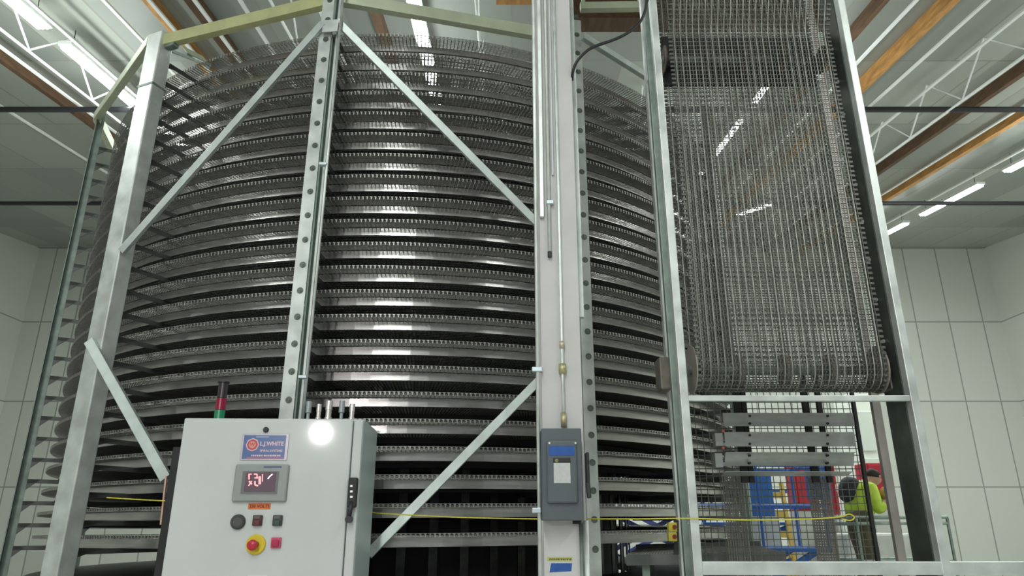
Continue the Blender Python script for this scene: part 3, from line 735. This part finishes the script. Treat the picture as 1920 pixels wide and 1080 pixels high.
MB().box((XB0 + .0, 3.26, ZT - .12), (XB1, 3.28, ZT + .20)).build('head_plate', dark, tw)

# the hanging belt: a wire loop down the front, round the roller, up the back
YF1, YB1 = YM - RB, YM + RB
zt_front = W(1400, 58, YF1).z
path = []
n_ = 12
z = 5.6
# upper run comes from higher up and nearer the viewer, then hangs
up_pts = [Vector((0, YF1 - .02 - .17 * t, zt_front + .02 + .46 * t)) for t in (1, .75, .5, .25)]
path += up_pts
path += [Vector((0, YF1, zt_front))]
z = zt_front
while z > ZBR + .05: z -= .1; path.append(Vector((0, YF1, z)))
path.append(Vector((0, YF1, ZBR)))
for i in range(1, 12): a_ = PI * i / 12; path.append(Vector((0, YM - RB * math.cos(a_), ZBR - RB * math.sin(a_))))
path.append(Vector((0, YB1, ZBR)))
z = ZBR
while z < 5.2: z += .12; path.append(Vector((0, YB1, z)))
# arc length resampling
def resample(P, step):
    out = [P[0].copy()]; acc = 0; i = 0; cur = P[0].copy()
    while i < len(P) - 1:
        d = P[i + 1] - cur; L = d.length
        if acc + L >= step: cur = cur + d * ((step - acc) / L); out.append(cur.copy()); acc = 0
        else: acc += L; i += 1; cur = P[i].copy()
    return out
S = resample(path, 0.0127)
tb = thing('hanging_mesh_belt', 'tall hanging loop of grey wire mesh belt right of the spiral', 'conveyor belt', (1.25, YM, ZBR))
m = MB()
rods = S[::2]
for s_ in rods: m.tube([(XB0, s_.y, s_.z), (XB1, s_.y, s_.z)], .0030, 4, cap=False)
m.build('cross_rods', towerW, tb)
m = MB(); nW = 54
for j in range(nW):
    x_ = XB0 + .01 + (XB1 - XB0 - .02) * j / (nW - 1)
    pts = [Vector((x_ + (.0026 if k % 2 else -.0022), s_.y, s_.z)) for k, s_ in enumerate(S)]
    m.tube(pts, .0020, 4, cap=False)
m.build('mesh_wires', towerW, tb)
m = MB(); nL = 25
for j in range(nL):
    x_ = XB0 + .02 + (XB1 - XB0 - .04) * j / (nL - 1)
    m.tube([Vector((x_, s_.y - .003, s_.z)) for s_ in S[::3]], .0030, 4, cap=False)
m.build('long_wires', mat('bright_belt_wire', (.52, .52, .48), .36, .8, .2, 20), tb)
m = MB()      # flattened coils between rods
for k in range(1, len(S), 2):
    s_ = S[k]; pts = []
    for j in range(nW * 2 - 1):
        x_ = XB0 + .01 + (XB1 - XB0 - .02) * j / (nW * 2 - 2)
        pts.append(Vector((x_, s_.y, s_.z + (.0038 if j % 2 else -.0038))))
    m.tube(pts, .0018, 3, cap=False)
m.build('coil_wires', towerW, tb)
for x_ in (XB0, XB1):      # denser link edge
    m = MB()
    for s_ in S[::2]:
        m.box((x_ - .010, s_.y - .003, s_.z - .0075), (x_ + .010, s_.y + .003, s_.z + .0035))
    m.build('link_edge', mat('link_edge_steel', (.16, .16, .145), .45, .8, .3, 30), tb)

# wire cage and guard plates under the tower ------------------------------------------------
YG = 3.62
cg = thing('wire_cage_panel', 'square wire mesh guard panel below the hanging belt', 'guard', (1.3, YG, 0))
x0g, x1g = W(1300, 900, YG).x, W(1622, 900, YG).x
z0g, z1g = 1.20, W(1500, 736, YG).z
cageM = mat('cage_wire', (.13, .14, .12), .5, .5)
m = MB(); x_ = x0g
while x_ < x1g: m.tube([(x_, YG, z0g), (x_, YG, z1g)], .0022, 4); x_ += .0335
z = z0g
while z < z1g: m.tube([(x0g, YG + .004, z), (x1g, YG + .004, z)], .0022, 4); z += .0335
m.build('wire_grid', cageM, cg)
m = MB().box((x1g - .006, YG - .008, z0g - .02), (x1g + .010, YG + .012, z1g)); m.build('cage_edge', dark, cg)
m = MB().box((x0g, YG - .008, z0g - .02), (x1g, YG + .012, z0g)); m.build('cage_edge', galvd, cg)
for px in (1378, 1541):
    q = W(px, 960, YG + .06); m = MB(); x_ = q.x - .05
    while x_ < q.x + .05: m.tube([(x_, YG + .05, .2), (x_, YG + .05, W(px, 893, YG + .05).z)], .0042, 4); x_ += .0125
    z = .2
    while z < W(px, 893, YG + .05).z: m.tube([(q.x - .05, YG + .056, z), (q.x + .05, YG + .056, z)], .003, 4); z += .0125
    m.build('mesh_post', mat('mesh_post_steel', (.26, .25, .23), .5, .5), cg)
YP = 3.50
gp = thing('guard_plates', 'stack of four horizontal grey steel plates below the hanging belt', 'guard plate', (1.3, YP, 1.4))
plateM = mat('plate_steel', (.36, .38, .36), .45, .55, .12, 12, .02, stretch=(1, 4, 4))
for (px0, px1, py0, py1, tilt) in ((1355, 1603, 774, 799, .0), (1358, 1606, 810, 837, .0), (1360, 1606, 848, 873, .03), (1358, 1600, 884, 891, .06)):
    a, b_ = W(px0, py0, YP), W(px1, py1, YP)
    m = MB(); m.add([(a.x, YP, a.z), (b_.x, YP, a.z), (b_.x, YP + tilt, b_.z), (a.x, YP + tilt, b_.z), (a.x, YP + .004, a.z), (b_.x, YP + .004, a.z), (b_.x, YP + .004 + tilt, b_.z), (a.x, YP + .004 + tilt, b_.z)],
                    [(3, 2, 1, 0), (4, 5, 6, 7), (0, 1, 5, 4), (1, 2, 6, 5), (2, 3, 7, 6), (3, 0, 4, 7)])
    m.box((a.x, YP - .012, a.z - .004), (b_.x, YP + .004, a.z)) if tilt else None
    pl = m.build('plate', plateM, gp)
    if py1 - py0 > 10:
        for px in (1406, 1552):
            for py in (py0 + 6, py1 - 5):
                q = W(px, py, YP - .004); MB().cyl(Vector((q.x, YP + tilt * .5, q.z)), Vector((q.x, YP - .007, q.z)), .006, 8).build('bolt', dark, pl)
for px in (1391, 1404, 1522, 1548):
    q = W(px, 830, YP + .06); wd = .012 if px in (1404, 1548) else .016
    MB().box((q.x - wd, YP + .065, 1.70), (q.x + wd, YP + .085, W(px, 700, YP + .08).z)).build('upright', dark, gp)
MB().box((W(1342, 830, YP).x, YP, W(1345, 836, YP).z), (W(1356, 830, YP).x, YP + .05, W(1345, 812, YP).z)).build('end_bracket', plateM, gp)
MB().box((W(1342, 870, YP).x, YP, W(1345, 876, YP).z), (W(1356, 870, YP).x, YP + .05, W(1345, 850, YP).z)).build('end_bracket', plateM, gp)
for py in (808, 840):
    q = W(1356, py, YP - .01); MB().box((q.x - .005, YP - .012, q.z - .006), (q.x + .006, YP, q.z + .006)).build('red_clip', mat('clip_red', (.5, .10, .07), .4), gp)

# yellow rope -----------------------------------------------------------------------------
rope = [W(200, 933, 3.594), W(305, 939, 3.594), W(560, 950, 3.600), W(690, 960, 3.57), W(720, 963, 3.50), W(860, 970, 3.38), W(1005, 973, 3.34), W(1110, 973, 3.20), W(1200, 973, 3.02), W(1292, 972, 2.985), W(1400, 975, 2.99), W(1520, 973, 3.0),
        W(1575, 969, 3.02), W(1592, 964, 3.03), W(1602, 970, 3.03), W(1594, 976, 3.03), W(1578, 973, 3.02)]
tag(MB().tube(smoothpath(rope, 5), .0028, 8).build('yellow_rope', mat('rope_yellow', (.62, .55, .06), .7, 0, .3, 200), smooth=True), 'thin yellow rope strung across in front of the tiers', 'rope')

# ================================================================== BACKGROUND
blueM = mat('lift_blue', (.03, .12, .42), .4, 0, .15, 6)
blueD = mat('lift_navy', (.05, .07, .25), .45, 0, .2, 6)
def scissor_lift(x, y, deck, rz, label, ln=1.7, wd=.8, rail_h=1.0, mt=blueM):
    t = thing('scissor_lift', label, 'lift', (x, y, 0), rz)
    MB().box((-ln / 2, -wd / 2, .15), (ln / 2, wd / 2, .45)).build('chassis', mt, t, world=False, bevel=.02)
    for sx in (-1, 1):
        for sy in (-1, 1):
            MB().tube([(sx * (ln / 2 - .25), sy * (wd / 2 - .02), .17), (sx * (ln / 2 - .25), sy * (wd / 2 + .08), .17)], .17, 20).build('wheel', black, t, world=False)
    n = max(1, int((deck - .5) / .42)); hh = (deck - .5) / n
    for i in range(n):
        m = MB()
        for sy in (-1, 1):
            y_ = sy * (wd / 2 - .08); z0, z1 = .47 + i * hh, .47 + (i + 1) * hh
            m.bar((-ln / 2 + .15, y_, z0), (ln / 2 - .15, y_, z1), .07, .04); m.bar((ln / 2 - .15, y_ + .05 * sy, z0), (-ln / 2 + .15, y_ + .05 * sy, z1), .07, .04)
        m.build('scissor_arms', mt, t, world=False)
    MB().box((-ln / 2, -wd / 2, deck - .05), (ln / 2, wd / 2, deck)).build('deck', mt, t, world=False, bevel=.01)
    m = MB(); xa, xb, ya, yb = -ln / 2 + .03, ln / 2 - .03, -wd / 2 + .03, wd / 2 - .03
    for h in (.5, 1.0):
        z = deck + rail_h * h
        m.tube([(xa, ya, z), (xb, ya, z), (xb, yb, z), (xa, yb, z)], .02, 8, closed=True)
    for p in ((xa, ya), (xb, ya), (xb, yb), (xa, yb), (0, ya), (0, yb)): m.tube([(*p, deck), (*p, deck + rail_h)], .018, 8)
    m.build('guard_rail', mt, t, world=False)
    MB().box((xb - .05, ya, deck + .55), (xb + .12, ya + .3, deck + .95)).build('control_box', mt, t, world=False, bevel=.01)
    return t
scissor_lift(2.95, 9.2, 1.25, .1, 'blue scissor lift raised a little behind the wire cage', rail_h=.95)
scissor_lift(4.1, 12.5, 1.55, -.2, 'farther blue scissor lift behind the first one', rail_h=1.0)
scissor_lift(2.35, 12.0, 1.75, .3, 'dark blue scissor lift seen between tier ends and cage', rail_h=1.0, mt=blueD)
# platform lift the worker stands on
pl = thing('work_platform', 'grey railed work platform the worker stands on', 'platform', (4.05, 8.0, 0))
MB().box((3.55, 7.65, .62), (4.6, 8.35, .70)).build('deck', galvd, pl)
for p in ((3.6, 7.7), (4.55, 7.7), (3.6, 8.3), (4.55, 8.3)):
    MB().tube([(*p, 0), (*p, .62)], .03, 8).build('leg', galvd, pl); MB().tube([(*p, .70), (*p, 1.58)], .016, 8).build('rail_post', galvd, pl)
m = MB()
for z in (1.58, 1.52, 1.15): m.tube([(3.6, 7.7, z), (4.55, 7.7, z), (4.55, 8.3, z), (3.6, 8.3, z)], .016, 8, closed=True)
m.build('guard_rail', galvd, pl)
def boxthing(name, lo, hi, m, label, cat, extra=None):
    t = thing(name, label, cat, ((lo[0] + hi[0]) / 2, lo[1], lo[2])); MB().box(lo, hi).build('body', m, t, bevel=.01)
    if extra: extra(t)
    return t
redM = mat('locker_red', (.42, .02, .035), .4, 0, .1, 4)
paleB = mat('pale_plinth', (.50, .52, .48), .5, 0, .1, 4)
def doors(lo, hi, n, m):
    def f(t):
        MB().box((lo[0], lo[1], 0), (hi[0], hi[1], lo[2])).build('plinth', paleB, t)
        for i in range(n):
            xa = lo[0] + (hi[0] - lo[0]) * i / n; xb = lo[0] + (hi[0] - lo[0]) * (i + 1) / n
            d = MB().box((xa + .015, lo[1] - .02, lo[2] + .03), (xb - .015, lo[1], hi[2] - .03)).build('door', m, t, bevel=.005)
            MB().box((xb - .05, lo[1] - .04, (lo[2] + hi[2]) / 2 - .05), (xb - .035, lo[1] - .02, (lo[2] + hi[2]) / 2 + .05)).build('handle', galv, d)
    return f
def redbox(px0, px1, py0, py1, t):
    lo = (W(px0, 900, 11).x, 11.0, W(px0, py1, 11).z); hi = (W(px1, 900, 11).x, 11.4, W(px0, py0, 11).z); boxthing('locker', lo, hi, redM, t, 'locker', doors(lo, hi, 1, redM))
redbox(1491, 1531, 866, 958, 'broad red locker behind the cage, left of the worker')
redbox(1559, 1568, 866, 965, 'narrow red locker just left of the worker')
redbox(1629, 1662, 868, 932, 'red locker behind the head of the worker')
# white panelled unit behind
whW = mat('white_unit_paint', (.72, .76, .68), .45)
xA, xBb = W(1606, 850, 12.5).x, W(1660, 850, 12.5).x; zt2 = W(1625, 738, 12.5).z
def panels(t):
    for i in range(4):
        z0 = .3 + (zt2 - .5) * i / 4; MB().box((xA + .12, 12.47, z0), (xBb - .14, 12.5, z0 + (zt2 - .5) / 4 - .12)).build('panel', mat('unit_panel', (.60, .66, .60), .4), t, bevel=.01)
boxthing('panelled_unit', (xA, 12.5, 0), (xBb, 13.1, zt2), whW, 'tall white panelled unit seen right of the wire cage', 'cabinet', panels)
# yellow ladder and stacked cartons
ld = thing('step_ladder', 'yellow step ladder standing behind the wire cage', 'ladder', (W(1460, 900, 10.4).x, 10.4, 0))
yel = mat('ladder_yellow', (.55, .38, .08), .5)
xa, xb = W(1447, 900, 10.4).x, W(1478, 900, 10.4).x
for x_ in (xa, xb): MB().bar((x_, 10.4, 0), (x_, 10.7, 2.1), .05, .06).build('side_rail', yel, ld)
for i in range(7): MB().bar((xa, 10.43 + i * .04, .3 + i * .27), (xb, 10.43 + i * .04, .3 + i * .27), .09, .03).build('step', yel, ld)
for (x_, z_, c, s_) in ((W(1425, 900, 10).x, .0, (.05, .16, .45), .42),):
    boxthing('machine_housing', (x_ - .16, 10.0, 1.62), (x_ + .16, 10.4, 2.25), mat('machine_blue', (.03, .15, .42), .45, 0, .2, 6), 'upright blue machine housing left of the yellow ladder', 'machine', lambda t: MB().box((W(1425, 900, 10).x - .2, 10.0, 0), (W(1425, 900, 10).x + .2, 10.4, 1.62)).build('plinth', paleB, t))
pale = mat('pallet_wrap', (.55, .56, .52), .4, 0, .2, 4)
for i, (x_, y_, h_, t) in enumerate(((2.7, 14.6, 1.45, 'low pale wrapped pallet load far behind the blue lifts'), (4.9, 9.9, 1.4, 'pale wrapped pallet load right of the blue lifts'))):
    p = thing('pallet_load', t, 'pallet', (x_, y_, 0)); MB().box((x_ - .45, y_, .14), (x_ + .45, y_ + .9, h_)).build('wrapped_goods', pale, p, bevel=.03)
    m = MB()
    for k in range(5): m.box((x_ - .5 + k * .22, y_ - .02, .10), (x_ - .38 + k * .22, y_ + .95, .13))
    for k in (0, .45, .88): m.box((x_ - .5, y_ + k - .02, 0), (x_ + .5, y_ + k + .06, .10))
    m.build('pallet', orange, p)

# worker ------------------------------------------------------------------------------
def skin_fig(name, joints, edges, m, parent, sub=2):
    me = bpy.data.meshes.new(name); me.from_pydata([j[0] for j in joints], edges, []); me.materials.append(m)
    o = bpy.data.objects.new(name, me); COL.objects.link(o); o.parent = parent
    sk = o.modifiers.new('skin', 'SKIN'); sk.use_smooth_shade = True
    if not me.skin_vertices: me.skin_vertices.new()
    for i, j in enumerate(joints): me.skin_vertices[0].data[i].radius = (j[1], j[2] if len(j) > 2 else j[1])
    me.skin_vertices[0].data[0].use_root = True
    s = o.modifiers.new('sub', 'SUBSURF'); s.levels = sub; s.render_levels = sub
    return o
skinM = mat('skin', (.45, .26, .18), .5); vest = mat('hi_vis_fabric', (.45, .62, .05), .7, 0, .2, 12); trou = mat('olive_trousers', (.10, .085, .05), .8, 0, .3, 10)
hair = mat('dark_hair', (.02, .013, .01), .7); bagM = mat('backpack_fabric', (.02, .022, .03), .8, 0, .3, 12)
PX, PY, PZ = W(1606, 960, 8.0).x, 8.0, .70
pr = thing('person', 'person in yellow high visibility jacket leaning right with a dark backpack', 'person', (PX, PY, PZ))
HZ = .88
# pelvis at the root; leans forward to +x, knees slightly bent
J = [((0, 0, HZ), .13, .11), ((.02, 0, HZ + .12), .125, .11), ((.06, 0, HZ + .25), .14, .115), ((.12, 0, HZ + .33), .10, .09), ((.185, 0, HZ + .365), .055), ((.245, -.01, HZ + .40), .075, .085), ((.275, -.01, HZ + .455), .068, .078),
     ((.10, -.17, HZ + .28), .060), ((.13, -.24, HZ + .06), .046), ((.22, -.22, HZ + .14), .036), ((.255, -.21, HZ + .175), .030),
     ((.10, .17, HZ + .28), .060), ((.15, .22, HZ + .06), .046), ((.26, .10, HZ + .10), .036), ((.29, .04, HZ + .13), .030),
     ((.01, -.09, HZ - .08), .092), ((.05, -.11, .46), .066), ((-.02, -.12, .10), .045), ((.06, -.13, .035), .04), ((.14, -.14, .03), .035),
     ((.01, .09, HZ - .08), .092), ((.07, .11, .46), .066), ((.0, .12, .10), .045), ((.08, .13, .035), .04), ((.16, .14, .03), .035)]
E_ = [(0, 1), (1, 2), (2, 3), (3, 4), (4, 5), (5, 6), (2, 7), (7, 8), (8, 9), (9, 10), (2, 11), (11, 12), (12, 13), (13, 14), (0, 15), (15, 16), (16, 17), (17, 18), (18, 19), (0, 20), (20, 21), (21, 22), (22, 23), (23, 24)]
skin_fig('body', J, E_, skinM, pr)
def sub(ix, grow, name, m, cut=None):
    idx = {k: i for i, k in enumerate(ix)}
    js = [(J[k][0], J[k][1] + grow, (J[k][2] if len(J[k]) > 2 else J[k][1]) + grow) for k in ix]
    return skin_fig(name, js, [(idx[a], idx[b]) for a, b in E_ if a in idx and b in idx], m, pr)
sub([0, 1, 2, 3, 7, 8, 9, 11, 12, 13], .030, 'jacket', vest)
sub([0, 1, 15, 16, 17, 20, 21, 22], .018, 'trousers', trou)
for k in ((17, 18, 19), (22, 23, 24)): sub(list(k), .016, 'boot', black)
# hair, backpack, hands, held bundle
hb = skin_fig('hair', [((.225, -.01, HZ + .40), .080, .092), ((.25, -.01, HZ + .465), .078, .088), ((.275, -.01, HZ + .505), .05, .06)], [(0, 1), (1, 2)], hair, pr)
skin_fig('ear', [((.262, -.102, HZ + .41), .012), ((.268, -.102, HZ + .44), .012)], [(0, 1)], skinM, pr, 1)
skin_fig('nose', [((.335, -.01, HZ + .44), .012), ((.352, -.01, HZ + .41), .014)], [(0, 1)], skinM, pr, 1)
bp = skin_fig('backpack', [((-.05, -.01, HZ + .14), .12, .13), ((-.05, -.01, HZ + .28), .13, .15), ((.0, -.01, HZ + .44), .10, .12)], [(0, 1), (1, 2)], bagM, pr)
for sy in (-1, 1):
    base = Vector(J[10 if sy < 0 else 14][0])
    jj = [(tuple(base - Vector((.04, 0, 0))), .024), (tuple(base + Vector((.03, 0, -.01))), .030, .016)]; ee = [(0, 1)]
    for f in range(4):
        o_ = len(jj); dz = .022 - f * .015; L = (.034, .038, .035, .028)[f]
        jj += [(tuple(base + Vector((.055, 0, dz))), .009), (tuple(base + Vector((.055 + L, -.01 * sy, dz - .005))), .008), (tuple(base + Vector((.06 + L, -.035 * sy, dz - .01))), .007)]
        ee += [(1, o_), (o_, o_ + 1), (o_ + 1, o_ + 2)]
    o_ = len(jj); jj += [(tuple(base + Vector((.02, -.02 * sy, .025))), .010), (tuple(base + Vector((.05, -.035 * sy, .040))), .008)]; ee += [(1, o_), (o_, o_ + 1)]
    skin_fig('hand', jj, ee, skinM, pr, 1)
bd = thing('tan_bundle', 'tan bundle with a white lower half held by the worker', 'bundle', (PX + .275, PY - .16, PZ + HZ + .10))
MB().lathe(Vector((PX + .275, PY - .16, PZ + HZ + .19)), UP, [(.02, -.02), (.055, .0), (.07, .04), (.065, .09), (.035, .12), (.01, .13)], 18).build('upper_half', mat('bundle_tan', (.48, .27, .09), .7, 0, .3, 20), bd, smooth=True)
MB().lathe(Vector((PX + .275, PY - .16, PZ + HZ + .10)), UP, [(.01, -.02), (.05, -.01), (.065, .04), (.055, .085)], 18).build('lower_half', mat('bundle_white', (.6, .6, .57), .6), bd, smooth=True)
